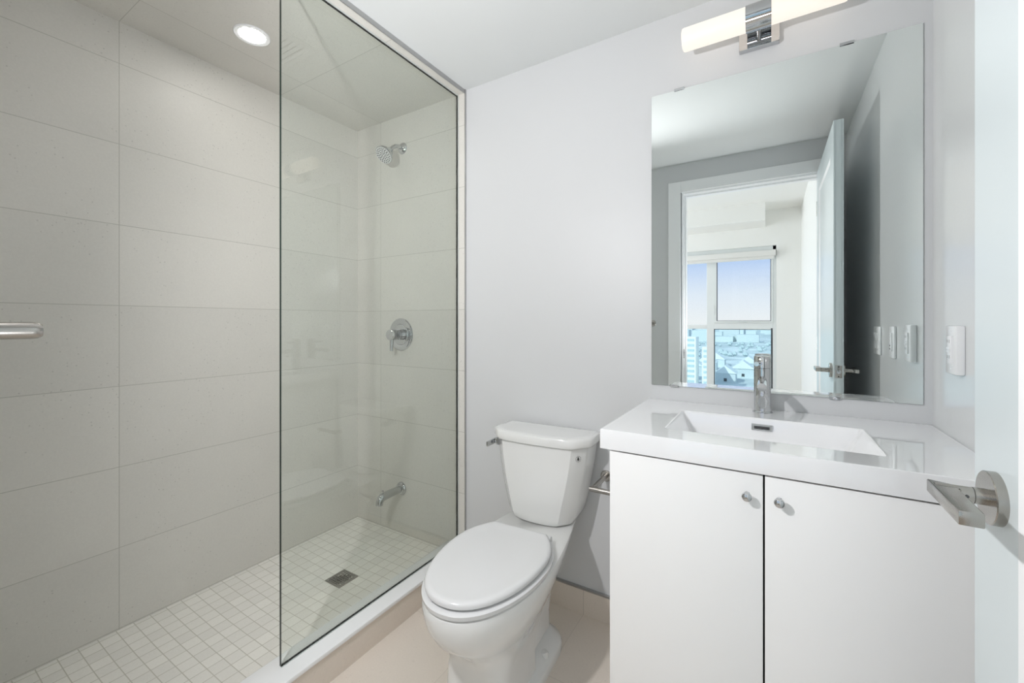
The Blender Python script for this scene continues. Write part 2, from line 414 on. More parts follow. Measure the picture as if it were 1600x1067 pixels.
def bar(x0, x1, z0, z1, yy0=y0, yy1=y1): wfm.box(x0, x1, yy0, yy1, z0, z1, bev=0.003)
bar(WX0, WX1, WZ1-0.05, WZ1); bar(WX0, WX1, WZ0, WZ0+0.07); bar(0.030, WX1, WZ0, WZ1); bar(WX0, WX0+0.05, WZ0, WZ1)
for xm in (-0.690, -1.42): bar(xm-0.045, xm+0.045, WZ0+0.07, WZ1-0.05)
bar(-0.645, 0.030, 1.105, 1.19); bar(-1.375, -0.735, 1.105, 1.16); bar(WX0+0.05, -1.465, 1.105, 1.16)
win = struct('window_1', wfm, WFRAME)
sash = B(); ring_box(sash, -0.645, 0.030, 1.19, WZ1-0.05, -0.610, 0.010, 1.215, WZ1-0.09, y0+0.01, y1+0.012)
sash.build('sash', WFRAME, win, False)
ga = B(); ring_box(ga, -0.612, 0.012, 1.213, WZ1-0.088, -0.606, 0.005, 1.219, WZ1-0.094, y0+0.02, y1+0.0125)
ring_box(ga, -0.645, 0.030, WZ0+0.07, 1.105, -0.638, 0.022, WZ0+0.077, 1.098, y0+0.02, y1-0.01)
ga.build('gasket', GASKET, win, False)
B().box(0.0105, 0.0295, y1-0.01, y1+0.0005, WZ0+0.07, 1.12).build('dark_strip', GASKET, win, False)  # dark strip up the right edge of the lower pane
B().box(-0.36, -0.26, y1+0.012, y1+0.028, 1.196, 1.206, bev=0.003).build('window_handle', WFRAME, win)
B().box(-0.648, -0.640, y1+0.003, y1+0.02, 1.30, 1.42, bev=0.002).build('latch', WFRAME, win)
for x0, x1, z0, z1, g in ((-0.61, 0.01, 1.215, WZ1-0.09, WGLASS), (-1.375, -0.735, 1.16, WZ1-0.05, WGLASS), (WX0+0.05, -1.465, 1.16, WZ1-0.05, WGLASS),
                          (-0.645, 0.03, WZ0+0.07, 1.105, WGLASST), (-1.375, -0.735, WZ0+0.07, 1.105, WGLASST), (WX0+0.05, -1.465, WZ0+0.07, 1.105, WGLASST)):
    B().box(x0, x1, BY-0.058, BY-0.052, z0, z1).build('window_pane', g, win, False)
B().box(WX0-0.02, WX1+0.02, BY-0.02, BY+0.03, WZ0-0.03, WZ0, bev=0.004).build('window_sill', TRIMP, win)
rb = thing('roller_blind', (-1.05, BY+0.02, 2.09), 'white roller blind cassette drawn up across the top of the bedroom window in the mirror', 'blind')
B().box(-2.18, 0.066, BY+0.0, BY+0.075, 2.035, 2.105, bev=0.006).build('cassette', BLIND, rb)
B().box(0.066, 0.070, BY+0.002, BY+0.073, 2.037, 2.103).build('end_cap', GREY, rb, False)
B().box(-2.16, 0.045, BY+0.030, BY+0.033, 2.000, 2.036).build('shade_cloth', BLIND, rb, False)
B().lathe((-2.16, BY+0.0315, 2.000), (1, 0, 0), [(0, 0.006), (2.2, 0.006)], 12).build('hem_bar', WFRAME, rb)
# unseen left bedroom window, invented as the opening for the fill light
w2 = B()
for z0, z1 in ((SZ0, SZ0+0.05), (SZ1-0.05, SZ1)): w2.box(BX0-0.08, BX0-0.02, SY0, SY1, z0, z1)
for yc in (SY0+0.025, (SY0+SY1)/2, SY1-0.025): w2.box(BX0-0.08, BX0-0.02, yc-0.025, yc+0.025, SZ0+0.05, SZ1-0.05)
struct('added_window', w2, WFRAME)

# ------------------------------------------------------------------ city below the window
GND = -38.0
m, nt, p = mat('snowy_suburb')
g = nt.nodes.new('ShaderNodeNewGeometry')
v1 = nt.nodes.new('ShaderNodeTexVoronoi'); v1.inputs['Scale'].default_value = 0.045
n1 = nt.nodes.new('ShaderNodeTexNoise'); n1.inputs['Scale'].default_value = 0.012; n1.inputs['Detail'].default_value = 8
nt.links.new(g.outputs['Position'], v1.inputs['Vector']); nt.links.new(g.outputs['Position'], n1.inputs['Vector'])
r1 = nt.nodes.new('ShaderNodeValToRGB'); r1.color_ramp.elements[0].color = (0.30, 0.40, 0.42, 1); r1.color_ramp.elements[1].color = (0.88, 0.92, 0.92, 1)
r1.color_ramp.elements[0].position = 0.25; r1.color_ramp.elements[1].position = 0.75
mixv = M(nt, 'ADD', M(nt, 'MULTIPLY', n1.outputs['Fac'], 0.7), M(nt, 'MULTIPLY', v1.outputs['Distance'], 0.35))
nt.links.new(mixv, r1.inputs[0]); nt.links.new(r1.outputs[0], p.inputs['Base Color']); p.inputs['Roughness'].default_value = 0.9
struct('ground', B().box(-1500, 1500, -4000, -20, GND-1, GND), m)
HWALL = simple('house_siding', (0.66, 0.72, 0.73), 0.8, var=0.1); HROOF = simple('snowy_roof', (0.86, 0.90, 0.90), 0.8, var=0.1)
HROOFD = simple('shingle_roof', (0.40, 0.50, 0.53), 0.8, var=0.1); TOWER = simple('tower_wall', (0.90, 0.92, 0.90), 0.7, var=0.05)
TREE = simple('bare_tree_haze', (0.55, 0.64, 0.65), 0.9, var=0.2)
def house(x, y, w_, d_, h_, lab, roof):
    t = thing('house', (x, y, GND), lab, 'house', 'houses below the bedroom window')
    B().box(x-w_/2, x+w_/2, y-d_/2, y+d_/2, GND, GND+h_).build('house_wall', HWALL, t, False)
    B().prism([(x-w_/2-0.6, y+d_/2+0.6, GND+h_), (x+w_/2+0.6, y+d_/2+0.6, GND+h_), (x, y+d_/2+0.6, GND+h_+w_*0.42)], (0, -d_-1.2, 0)).build('roof', roof, t, False)
    B().box(x-0.9, x+0.9, y+d_/2, y+d_/2+0.1, GND+1.0, GND+3.0).build('house_window', GASKET, t, False)
hk = 0
for row, yy in enumerate((-300, -335, -372, -412)):
    for c_ in range(6):
        xx = -75 + 27*c_*(1+0.1*row) + random.uniform(-4, 4)
        house(xx, yy+random.uniform(-6, 6), random.uniform(10, 14), random.uniform(10, 14), random.uniform(6, 8),
              'small gabled house seen through the lower bedroom window panes in the mirror', HROOF if (hk % 3) else HROOFD); hk += 1
def tower(x, y, w_, d_, h_, lab):
    t = thing('apartment_tower', (x, y, GND), lab, 'building')
    B().box(x-w_/2, x+w_/2, y-d_/2, y+d_/2, GND, GND+h_).build('tower_wall', TOWER, t, False)
    bands = B()
    for k in range(int(h_/3)): bands.box(x-w_/2+0.8, x+w_/2-0.8, y+d_/2, y+d_/2+0.15, GND+1+3*k, GND+2.4+3*k)
    bands.build('window_band', simple('tower_glass', (0.55, 0.68, 0.70), 0.2), t, False)
tower(-43, -265, 13, 12, 30.5, 'pale apartment tower rising left of the faucet in the mirrored window view')
tower(-30, -262, 6, 10, 25, 'lower pale slab block beside the apartment tower in the mirrored window view')
tower(-78, -240, 22, 12, 24, 'wide pale low building in the narrow left pane of the mirrored window')
tw = B()
for k in range(260):
    y = -random.uniform(440, 850); x = random.uniform(-0.40, 0.16)*abs(y); r = random.uniform(2, 4)
    tw.lathe((x, y, GND), (0, 0, 1), [(0, r*0.3), (r*0.5, r), (r*1.2, r*0.7), (r*1.7, 0.1)], 6)
tag(tw.build('winter_trees', TREE, None), 'hazy grey winter trees spread across the far suburb beyond the mirrored window', 'trees', kind='stuff')
sk = B()
for k in range(90):
    y = -random.uniform(920, 3200); x = random.uniform(-0.40, 0.16)*abs(y); s_ = random.uniform(10, 26)
    sk.box(x-s_, x+s_, y-s_, y+s_, GND, GND+random.uniform(8, 26))
tag(sk.build('distant_city', HWALL, None, False), 'hazy blue blocks of the far city along the horizon beyond the mirrored window', 'city', kind='stuff')

# ------------------------------------------------------------------ shower screen
gz0, gz1 = 0.117, ZC-0.024; gy0, gy1 = 0.742, YW-0.014
gs = B(); gs.box(XG-0.005, XG+0.005, gy0, gy1, gz0, gz1)
for f in gs.bm.faces:
    f.material_index = 0 if abs(f.normal.x) > 0.9 else 1
gs.bm.normal_update()
for f in gs.bm.faces: f.material_index = 0 if abs(f.normal.x) > 0.9 else 1
scr = gs.build('shower_screen', [GLASS, GEDGE], None, False)
tag(scr, 'frameless clear glass shower screen standing on the white curb', 'shower screen')
SEAL = simple('clear_silicone', (0.55, 0.60, 0.58), 0.3)
sl = B(); sl.box(XG-0.006, XG+0.006, gy0, gy1, 0.1138, gz0); sl.box(XG-0.006, XG+0.006, gy1, YW-0.009, 0.114, gz1); sl.box(XG-0.004, XG+0.004, gy0+0.15, gy1, gz1, ZC-0.017)
sl.build('silicone_joint', SEAL, scr, False)

# ------------------------------------------------------------------ floor drain
dn = thing('floor_drain', (-1.64, 1.205, 0.046), 'square dark metal drain grate set in the shower floor mosaic', 'drain')
fr = B()
z0, z1 = 0.0445, 0.0485
for a, b_ in ((-0.05, -0.042), (0.042, 0.05)):
    fr.box(-1.64+a, -1.64+b_, 1.155, 1.255, z0, z1); fr.box(-1.682, -1.598, 1.205+a, 1.205+b_, z0, z1)
fr.build('drain_frame', DRAINM, dn, False)
gr = B()
for k in range(7):
    o_ = -0.036+0.012*k
    gr.box(-1.64+o_-0.0019, -1.64+o_+0.0019, 1.163, 1.247, z0, z1-0.0006); gr.box(-1.682, -1.598, 1.205+o_-0.0019, 1.205+o_+0.0019, z0, z1-0.0008)
gr.build('grate', DRAINM, dn, False)
B().box(-1.683, -1.597, 1.162, 1.248, 0.0435, 0.0450).build('drain_well', DARK, dn, False)
for sx_, sy_ in ((-1, -1), (1, 1)):
    B().lathe((-1.64+sx_*0.041, 1.205+sy_*0.041, z1-0.001), (0, 0, 1), [(0, 0.005), (0.0012, 0.0045), (0.0012, 0)], 14).build('drain_screw', CHROME, dn)

# ------------------------------------------------------------------ downlight in the shower ceiling
DLX, DLY = -1.717, 0.860; zc = ZC-0.017
dl = thing('downlight', (DLX, DLY, zc), 'round white recessed downlight glowing in the tiled shower ceiling', 'downlight')
B().lathe((DLX, DLY, zc+0.001), (0, 0, -1), [(0, 0.063), (0.003, 0.063), (0.006, 0.060), (0.004, 0.046), (0.0, 0.046)], 48).build('trim_ring', PLASTIC, dl)
B().lathe((DLX, DLY, zc), (0, 0, -1), [(0, 0.046), (0.003, 0.046), (0.0045, 0.035), (0.005, 0.0)], 40).build('lens', LENS, dl)

# ------------------------------------------------------------------ shower fittings on the end wall
YT = YW-0.009
SX = -1.70
sh = thing('showerhead', (-1.690, YT, 2.135), 'round chrome shower head on a short curved arm high on the tiled end wall', 'shower head')
B().lathe((-1.690, YT, 2.137), (0, -1, 0), [(0, 0.031), (0.003, 0.031), (0.011, 0.024), (0.016, 0.014), (0.016, 0)], 36).build('wall_flange', CHROME, sh)
dirn = Vector((0, -0.72, -0.70)).normalized()
hb = Vector((-1.694, 1.535, 2.100))
B().tube([(-1.690, YT-0.01, 2.137), (-1.690, YT-0.03, 2.138), (-1.691, YT-0.052, 2.132), (-1.692, YT-0.070, 2.119), tuple(hb)], 0.0105).build('shower_arm', CHROME, sh)
head = B().lathe(hb-dirn*0.004, dirn, [(0, 0.013), (0.006, 0.017), (0.014, 0.019), (0.018, 0.016), (0.024, 0.026), (0.040, 0.040), (0.055, 0.0475), (0.062, 0.0485), (0.064, 0.046), (0.064, 0.0)], 44).build('spray_head', CHROME, sh)
fc = hb+dirn*0.0602
FACEM = simple('spray_face', (0.75, 0.76, 0.76), 0.25, metal=0.3)
B().lathe(fc, dirn, [(0, 0.0445), (0.0012, 0.044), (0.0018, 0.0)], 44).build('spray_plate', FACEM, head)
u_ = dirn.orthogonal().normalized(); v_ = dirn.cross(u_)
nz = B()
for rr, cnt in ((0.009, 5), (0.018, 9), (0.028, 14), (0.037, 19)):
    for k in range(cnt):
        a = 2*PI*k/cnt + rr*40
        nz.lathe(fc+dirn*0.001+(u_*math.cos(a)+v_*math.sin(a))*rr, dirn, [(0, 0.0030), (0.0024, 0.0024), (0.0024, 0)], 8)
nz.build('nozzles', GREY, head)

va = thing('shower_valve', (-1.705, YT, 1.134), 'round chrome shower valve plate with a lever, midway up the tiled end wall', 'shower valve')
vz = 1.132; vx = -1.703
B().lathe((vx, YT, vz), (0, -1, 0), [(0, 0.088), (0.003, 0.088), (0.007, 0.083), (0.008, 0.060), (0.006, 0.0565), (0.009, 0.054), (0.010, 0.0)], 64).build('valve_plate', CHROME, va)
B().lathe((vx, YT-0.008, vz), (0, -1, 0), [(0, 0.030), (0.012, 0.030), (0.013, 0.026), (0.022, 0.026), (0.023, 0.030), (0.026, 0.030), (0.027, 0.026), (0.033, 0.026)], 40).build('valve_hub', CHROME, va)
hd = B().lathe((vx, YT-0.040, vz), (0, -1, 0), [(0, 0.0275), (0.002, 0.0285), (0.040, 0.0285), (0.0425, 0.026), (0.0425, 0)], 40).build('valve_handle', CHROME, va)
B().tube([(vx, YT-0.066, vz-0.02), (vx, YT-0.068, vz-0.05), (vx, YT-0.069, vz-0.086)], [0.011, 0.0095, 0.009]).build('lever', CHROME, hd)

ts = thing('tub_spout', (-1.70, YT, 0.304), 'chrome tub spout with diverter pin low on the tiled end wall', 'spout')
sz = 0.300; sxx = -1.698
B().lathe((sxx, YT, sz), (0, -1, 0), [(0, 0.034), (0.006, 0.034), (0.010, 0.031), (0.014, 0.026), (0.018, 0.026), (0.020, 0.021), (0.020, 0)], 40).build('spout_flange', CHROME, ts)
B().tube([(sxx, YT-0.012, sz), (sxx, YT-0.06, sz), (sxx, YT-0.118, sz-0.001), (sxx, YT-0.134, sz-0.003), (sxx, YT-0.146, sz-0.010), (sxx, YT-0.152, sz-0.022), (sxx, YT-0.153, sz-0.036)],
         [0.0195, 0.0195, 0.0205, 0.0205, 0.0200, 0.0185, 0.0175], 28).build('spout_pipe', CHROME, ts)
B().lathe((sxx, YT-0.132, sz+0.016), (0, 0, 1), [(0, 0.003), (0.009, 0.003), (0.010, 0.0055), (0.014, 0.006), (0.016, 0.004), (0.016, 0)], 18).build('diverter_pin', CHROME, ts)

# ------------------------------------------------------------------ toilet (local: x across, -y to the front)
TR = math.radians(3.3)
toi = thing('toilet', (-0.790, 1.602, 0.0), 'white two-piece toilet with closed lid between the shower curb and the vanity', 'toilet', rz=TR)
TM = Matrix.Translation((-0.790, 1.602, 0)) @ Matrix.Rotation(TR, 4, 'Z')
def W(p): return TM @ Vector(p)
def tankloop(z, hw, yf, yb, ch, bow=0.012, r=0.0, n=7):
    """plan of tank: bowed front, chamfered front corners"""
    pts = [(-hw, yb), (-hw, yf+ch*1.25), (-hw+ch*0.12, yf+ch*0.92)]
    k = 8
    for i in range(k+1):
        t = -1+2*i/k; pts.append((t*(hw-ch), yf - bow*(1-t*t)))
    pts += [(hw-ch*0.12, yf+ch*0.92), (hw, yf+ch*1.25), (hw, yb)]
    return [W((x, y, z)) for x, y in pts]
tk = B()
secs = [(0.4125, 0.104, -0.136, -0.012, 0.035), (0.4165, 0.126, -0.153, -0.008, 0.042), (0.424, 0.135, -0.158, -0.006, 0.044), (0.445, 0.146, -0.162, -0.004, 0.048), (0.50, 0.160, -0.164, 0, 0.050), (0.57, 0.176, -0.164, 0, 0.050), (0.65, 0.190, -0.162, 0, 0.050), (0.722, 0.199, -0.160, 0, 0.050), (0.728, 0.199, -0.160, 0, 0.050)]
tk.loft([tankloop(*s_) for s_ in secs]).build('tank', CERAMIC, toi, ang=28)
ld = B()
secs = [(0.722, 0.203, -0.165, 0.006, 0.054), (0.726, 0.211, -0.172, 0.010, 0.056), (0.732, 0.2135, -0.174, 0.011, 0.056), (0.752, 0.214, -0.174, 0.011, 0.056), (0.758, 0.211, -0.171, 0.009, 0.056), (0.761, 0.203, -0.163, 0.003, 0.054), (0.7615, 0.18, -0.145, -0.01, 0.05)]
ld.loft([tankloop(*s_) for s_ in secs]).build('tank_lid', CERAMIC, toi, ang=40)
# flush lever on the left side of the tank
fl = B().lathe(W((-0.193, -0.105, 0.695)), TM.to_3x3() @ Vector((-1, 0, 0)), [(0, 0.016), (0.008, 0.016), (0.010, 0.010), (0.018, 0.010), (0.019, 0)], 20).build('flush_lever', CHROME, toi)
lv = B(); lv.prism([W((-0.213, -0.090, 0.706)), W((-0.213, -0.165, 0.704)), W((-0.213, -0.165, 0.684)), W((-0.213, -0.090, 0.684))], (TM.to_3x3() @ Vector((-0.009, 0, 0))), bev=0.002)
lv.build('lever_arm', CHROME, fl)
# water-drop mark printed on the right chamfer of the tank
nrm = (TM.to_3x3() @ Vector((0.73, -0.68, 0))).normalized()
EMB = simple('emblem_ring', (0.35, 0.35, 0.35), 0.4)
ec = W((0.1675, -0.1375, 0.684)) + nrm*0.0008
tx = nrm.cross(Vector((0, 0, 1))).normalized()
em = B()
for k in range(10):   # broken ring of lettering round the drop
    a0 = 2*PI*k/10; a1 = a0 + 0.36
    q = [ec + (tx*math.cos(a)+Vector((0, 0, 1))*math.sin(a))*r_ for a, r_ in ((a0, 0.0095), (a1, 0.0095), (a1, 0.0118), (a0, 0.0118))]
    em.prism(q, nrm*0.0006)
emb = em.build('emblem', EMB, toi, False)
dp = [ec + tx*(0.0042*math.cos(a)) + Vector((0, 0, 1))*(-0.0015+0.0042*math.sin(a)) for a in [PI+PI*i/10 for i in range(11)]] + [ec+tx*0.0022+Vector((0, 0, 1))*0.0035, ec+Vector((0, 0, 1))*0.0085, ec-tx*0.0022+Vector((0, 0, 1))*0.0035]
B().prism([q - nrm*0.0002 for q in dp], nrm*0.0012).build('drop_mark', DARK, emb, False)
# bowl
def egg(z, yf, ym, yb, hw, hwb, n=40, pw=2.15, ez=1.5):
    """elongated bowl plan: elliptical front about ym, sides easing to width hwb at yb"""
    pts = []
    for i in range(n+1):
        a = PI + PI*i/n
        c_, s_ = math.cos(a), math.sin(a)
        x = hw*math.copysign(abs(c_)**(2/pw), c_); y = ym - (ym-yf)*abs(s_)**(2/pw)
        pts.append((x, y))
    m_ = 8
    for i in range(1, m_+1):
        t = i/m_; e_ = t**ez; pts.append((hw+(hwb-hw)*e_, ym+(yb-ym)*t))
    for i in range(m_, 0, -1):
        t = i/m_; e_ = t**ez; pts.append((-(hw+(hwb-hw)*e_), ym+(yb-ym)*t))
    return [W((x, y, z)) for x, y in pts]
bw = B()
bs = [(0.000, -0.620, -0.52, -0.38, 0.108, 0.108, 6), (0.010, -0.618, -0.52, -0.38, 0.107, 0.107, 6), (0.10, -0.610, -0.52, -0.38, 0.102, 0.102, 6), (0.17, -0.612, -0.51, -0.36, 0.103, 0.100, 4.5), (0.205, -0.624, -0.49, -0.30, 0.108, 0.097, 3.2),
      (0.235, -0.652, -0.47, -0.25, 0.120, 0.098, 2.5), (0.265, -0.685, -0.46, -0.20, 0.137, 0.102, 2.25), (0.300, -0.722, -0.45, -0.15, 0.157, 0.108, 2.15), (0.340, -0.747, -0.44, -0.10, 0.171, 0.114, 2.1), (0.375, -0.757, -0.44, -0.05, 0.178, 0.118, 2.1),
      (0.398, -0.758, -0.44, -0.02, 0.179, 0.120, 2.1), (0.408, -0.755, -0.44, -0.015, 0.177, 0.119, 2.1), (0.412, -0.745, -0.44, -0.02, 0.169, 0.114, 2.1)]
bw.loft([egg(*b_[:6], pw=b_[6]) for b_ in bs])
# trapway and foot plate at the rear
def rr_loc(x0, x1, y0, y1, r, z): return [W(p) for p in rrect(x0, x1, y0, y1, r, z)]
bw.loft([rr_loc(-0.078, 0.078, -0.42, -0.155, 0.05, 0.02), rr_loc(-0.072, 0.072, -0.42, -0.15, 0.05, 0.12), rr_loc(-0.078, 0.078, -0.44, -0.12, 0.05, 0.24), rr_loc(-0.10, 0.10, -0.44, -0.05, 0.05, 0.36)])
bw.loft([rr_loc(-0.132, 0.132, -0.585, -0.135, 0.095, 0.0), rr_loc(-0.132, 0.132, -0.585, -0.135, 0.095, 0.022), rr_loc(-0.127, 0.127, -0.58, -0.14, 0.09, 0.032), rr_loc(-0.115, 0.115, -0.57, -0.15, 0.08, 0.036), rr_loc(-0.082, 0.082, -0.53, -0.17, 0.05, 0.062)])
bw.build('bowl', CERAMIC, toi, ang=50)
for s_ in (-1, 1):
    B().lathe(W((s_*0.103, -0.305, 0.034)), (0, 0, 1), [(0, 0.016), (0.012, 0.0155), (0.019, 0.011), (0.021, 0.0)], 24).build('bolt_cap', CERAMIC, toi)
# seat ring and lid
def seatloop(z, grow, yb=-0.275, hwb=0.115):
    return egg(z, -0.757-grow, -0.45, yb, 0.176+grow, hwb, pw=2.12, ez=2.0)
B().loft([seatloop(0.4135, -0.006), seatloop(0.415, 0.0), seatloop(0.427, 0.002), seatloop(0.431, -0.003), seatloop(0.4315, -0.03)]).build('seat', SEATPL, toi, ang=50)
def lidloop(z, grow, yb=-0.288, hwb=0.107):
    return egg(z, -0.748-grow, -0.455, yb+min(0, grow), 0.170+grow, hwb+grow*0.6, pw=2.12, ez=2.2)
B().loft([lidloop(0.4400, -0.020), lidloop(0.4385, -0.003), lidloop(0.4395, 0.0), lidloop(0.4475, 0.001), lidloop(0.4530, -0.002), lidloop(0.4560, -0.008), lidloop(0.4565, -0.018), lidloop(0.4548, -0.034), lidloop(0.4552, -0.06)]).build('lid', SEATPL, toi, ang=50)
for x in (-0.09, 0.09):
    B().lathe(W((x-0.03, -0.283, 0.432)), TM.to_3x3() @ Vector((1, 0, 0)), [(0, 0.010), (0.002, 0.013), (0.058, 0.013), (0.06, 0.010)], 16).build('seat_hinge', SEATPL, toi)
for x, y in ((-0.10, -0.66), (0.10, -0.66), (-0.13, -0.36), (0.13, -0.36)):
    B().lathe(W((x, y, 0.430)), (0, 0, 1), [(0, 0.007), (0.011, 0.007)], 10).build('lid_bumper', SEATPL, toi)

# ------------------------------------------------------------------ toilet paper holder on the wall beside the vanity
th = thing('toilet_paper_holder', (-0.555, YW, 0.590), 'empty brushed nickel toilet paper holder on the wall between tank and vanity', 'paper holder')
hx, hz_, hy = -0.558, 0.584, 1.472
B().lathe((hx, YW, hz_), (0, -1, 0), [(0, 0.022), (0.006, 0.022), (0.008, 0.020), (0.008, 0)], 28).build('rosette', NICKEL, th)
B().tube([(hx, YW-0.006, hz_), (hx, hy+0.004, hz_), (hx+0.0015, hy, hz_)], 0.0095).build('post', NICKEL, th)
B().tube([(hx-0.0095, hy, hz_), (hx+0.14, hy, hz_)], 0.0095).build('roll_bar', NICKEL, th)

# ------------------------------------------------------------------ vanity cabinet
VX0, VX1 = -0.367, 0.384; VYF = 1.099
vc = thing('vanity_cabinet', (0.008, 1.37, 0.0), 'white vanity cabinet with two flat doors under the white sink top', 'cabinet')
cb_ = B()
t_ = 0.018
cb_.box(VX0, VX0+t_, VYF+0.020, YW-0.014, 0.0, 0.858); cb_.box(VX1-t_, VX1, VYF+0.020, YW-0.014, 0.0, 0.858)
cb_.box(VX0+t_, VX1-t_, VYF+0.03, YW-0.014, 0.09, 0.108); cb_.box(VX0+t_, VX1-t_, YW-0.030, YW-0.014, 0.108, 0.70)
cb_.box(VX0+t_, VX1-t_, VYF+0.07, VYF+0.085, 0.0, 0.09)
cb_.build('carcass', LACQ, vc, False)
B().box(VX0+t_, VX1-t_, VYF+0.0215, VYF+0.024, 0.108, 0.8575).build('gap_shade_sheet', DARK, vc, False)  # dark sheet behind the doors, painting the shade in their gaps
XM = -0.0115
for x0, x1, kx in ((VX0, XM-0.0020, -0.0445), (XM+0.0020, VX1, 0.0175)):
    d = B().box(x0, x1, VYF, VYF+0.011, 0.095, 0.8530, bev=0.0008).build('cabinet_door', LACQ, vc)
    B().lathe((kx, VYF, 0.806), (0, -1, 0), [(0, 0.0065), (0.002, 0.0065), (0.003, 0.0045), (0.010, 0.0045), (0.013, 0.0085), (0.018, 0.0105), (0.022, 0.0095), (0.024, 0.006), (0.0245, 0)], 28).build('door_knob', CHROME, d)

# ------------------------------------------------------------------ sink top with integrated rectangular basin
CX0, CX1, CY0, CY1, CZ = -0.394, XR-0.001, 1.095, YW-0.001, 0.910
bx0, bx1, by0, by1 = -0.246, 0.217, 1.192, 1.468
vt = B()
def R4(x0, x1, y0, y1, r, z): return rrect(x0, x1, y0, y1, r, z, 5)
L_ = [R4(bx0-0.012, bx1+0.012, by0-0.012, by1+0.012, 0.02, 0.858),
      R4(CX0, CX1, CY0, CY1, 0.003, 0.858), R4(CX0, CX1, CY0, CY1, 0.003, CZ-0.003), R4(CX0+0.0008, CX1-0.0008, CY0+0.0008, CY1-0.0008, 0.003, CZ-0.0008), R4(CX0+0.003, CX1-0.003, CY0+0.003, CY1-0.003, 0.003, CZ), R4(CX0+0.0045, CX1-0.0045, CY0+0.0045, CY1-0.0045, 0.003, CZ),
      R4(bx0-0.0015, bx1+0.0015, by0-0.0015, by1+0.0015, 0.0115, CZ), R4(bx0, bx1, by0, by1, 0.010, CZ), R4(bx0+0.002, bx1-0.002, by0+0.002, by1-0.002, 0.010, CZ-0.001), R4(bx0+0.004, bx1-0.004, by0+0.006, by1-0.003, 0.011, CZ-0.005), R4(bx0+0.0055, bx1-0.0055, by0+0.0081, by1-0.0034, 0.0111, CZ-0.008),
      R4(bx0+0.0285, bx1-0.0285, by0+0.0429, by1-0.0096, 0.0158, CZ-0.057), R4(bx0+0.030, bx1-0.030, by0+0.045, by1-0.010, 0.016, CZ-0.060), R4(bx0+0.042, bx1-0.042, by0+0.062, by1-0.014, 0.020, CZ-0.080), R4(bx0+0.060, bx1-0.060, by0+0.085, by1-0.030, 0.020, CZ-0.088), R4(-0.05, 0.02, 1.31, 1.37, 0.02, CZ-0.092)]
vt.loft(L_, cap0=False, cap1=True)
# underside of the basin
vt.loft([L_[0], R4(bx0+0.02, bx1-0.02, by0+0.03, by1, 0.02, 0.83), R4(bx0+0.05, bx1-0.05, by0+0.06, by1-0.02, 0.02, 0.805)], cap0=False, cap1=True)
bmesh.ops.remove_doubles(vt.bm, verts=vt.bm.verts, dist=1e-5)
top = vt.build('washbasin', QUARTZ, None, ang=30)
tag(top, 'glossy white sink top with an integrated rectangular basin on the vanity cabinet', 'sink')
of = B()
oc = (-0.0205, by1-0.008, 0.884)
q = 0.0; of.loft([[(oc[0]+sx_*a, oc[1]-dy, oc[2]+sz_*b_) for sx_, sz_ in ((-1, -1), (1, -1), (1, 1), (-1, 1))] for a, b_, dy in ((0.027, 0.0095, -0.006), (0.027, 0.0095, 0.0025), (0.025, 0.0075, 0.0042), (0.020, 0.0045, 0.0042), (0.019, 0.0038, 0.0015))])
ovf = of.build('overflow_cover', CHROME, top, False)
B().box(oc[0]-0.0185, oc[0]+0.0185, oc[1]-0.0024, oc[1]-0.0010, oc[2]-0.0033, oc[2]+0.0033).build('overflow_slot', DCHROME, ovf, False)
B().lathe((-0.0205, 1.34, CZ-0.093), (0, 0, 1), [(0, 0.030), (0.003, 0.030), (0.005, 0.026), (0.008, 0.022), (0.009, 0)], 32).build('pop_up_waste', CHROME, top)

# ------------------------------------------------------------------ faucet
FX, FY = -0.0205, 1.572
fa = thing('faucet', (FX, FY, CZ), 'chrome single-lever basin faucet standing behind the basin on the sink top', 'faucet')
B().lathe((FX, FY, CZ), (0, 0, 1), [(0, 0.0285), (0.003, 0.0285), (0.0045, 0.0255), (0.006, 0.0245)], 40).build('base_ring', CHROME, fa)
B().lathe((FX, FY, CZ+0.006), (0, 0, 1), [(0, 0.0240), (0.135, 0.0240), (0.1355, 0.0232), (0.1365, 0.0232), (0.137, 0.0240)], 40).build('faucet_body', CHROME, fa)
B().lathe((FX, FY, CZ+0.1435), (0, 0, 1), [(0, 0.0240), (0.034, 0.0240), (0.0365, 0.0225), (0.038, 0.015), (0.038, 0)], 40).build('faucet_cap', CHROME, fa)
spt = B().tube([(FX, FY-0.018, CZ+0.106), (FX, FY-0.07, CZ+0.102), (FX, FY-0.125, CZ+0.096)], [0.0125, 0.0125, 0.0122], 28).build('spout', CHROME, fa)
B().lathe((FX, FY-0.113, CZ+0.087), (0, 0, -1), [(0, 0.009), (0.004, 0.009), (0.005, 0.007), (0.005, 0)], 20).build('aerator', CHROME, spt)
lvr = B().tube([(FX-0.008, FY-0.016, CZ+0.158), (FX-0.012, FY-0.045, CZ+0.159), (FX-0.015, FY-0.070, CZ+0.160)], [0.0075, 0.0070, 0.0070], 16).build('handle_pin', CHROME, fa)

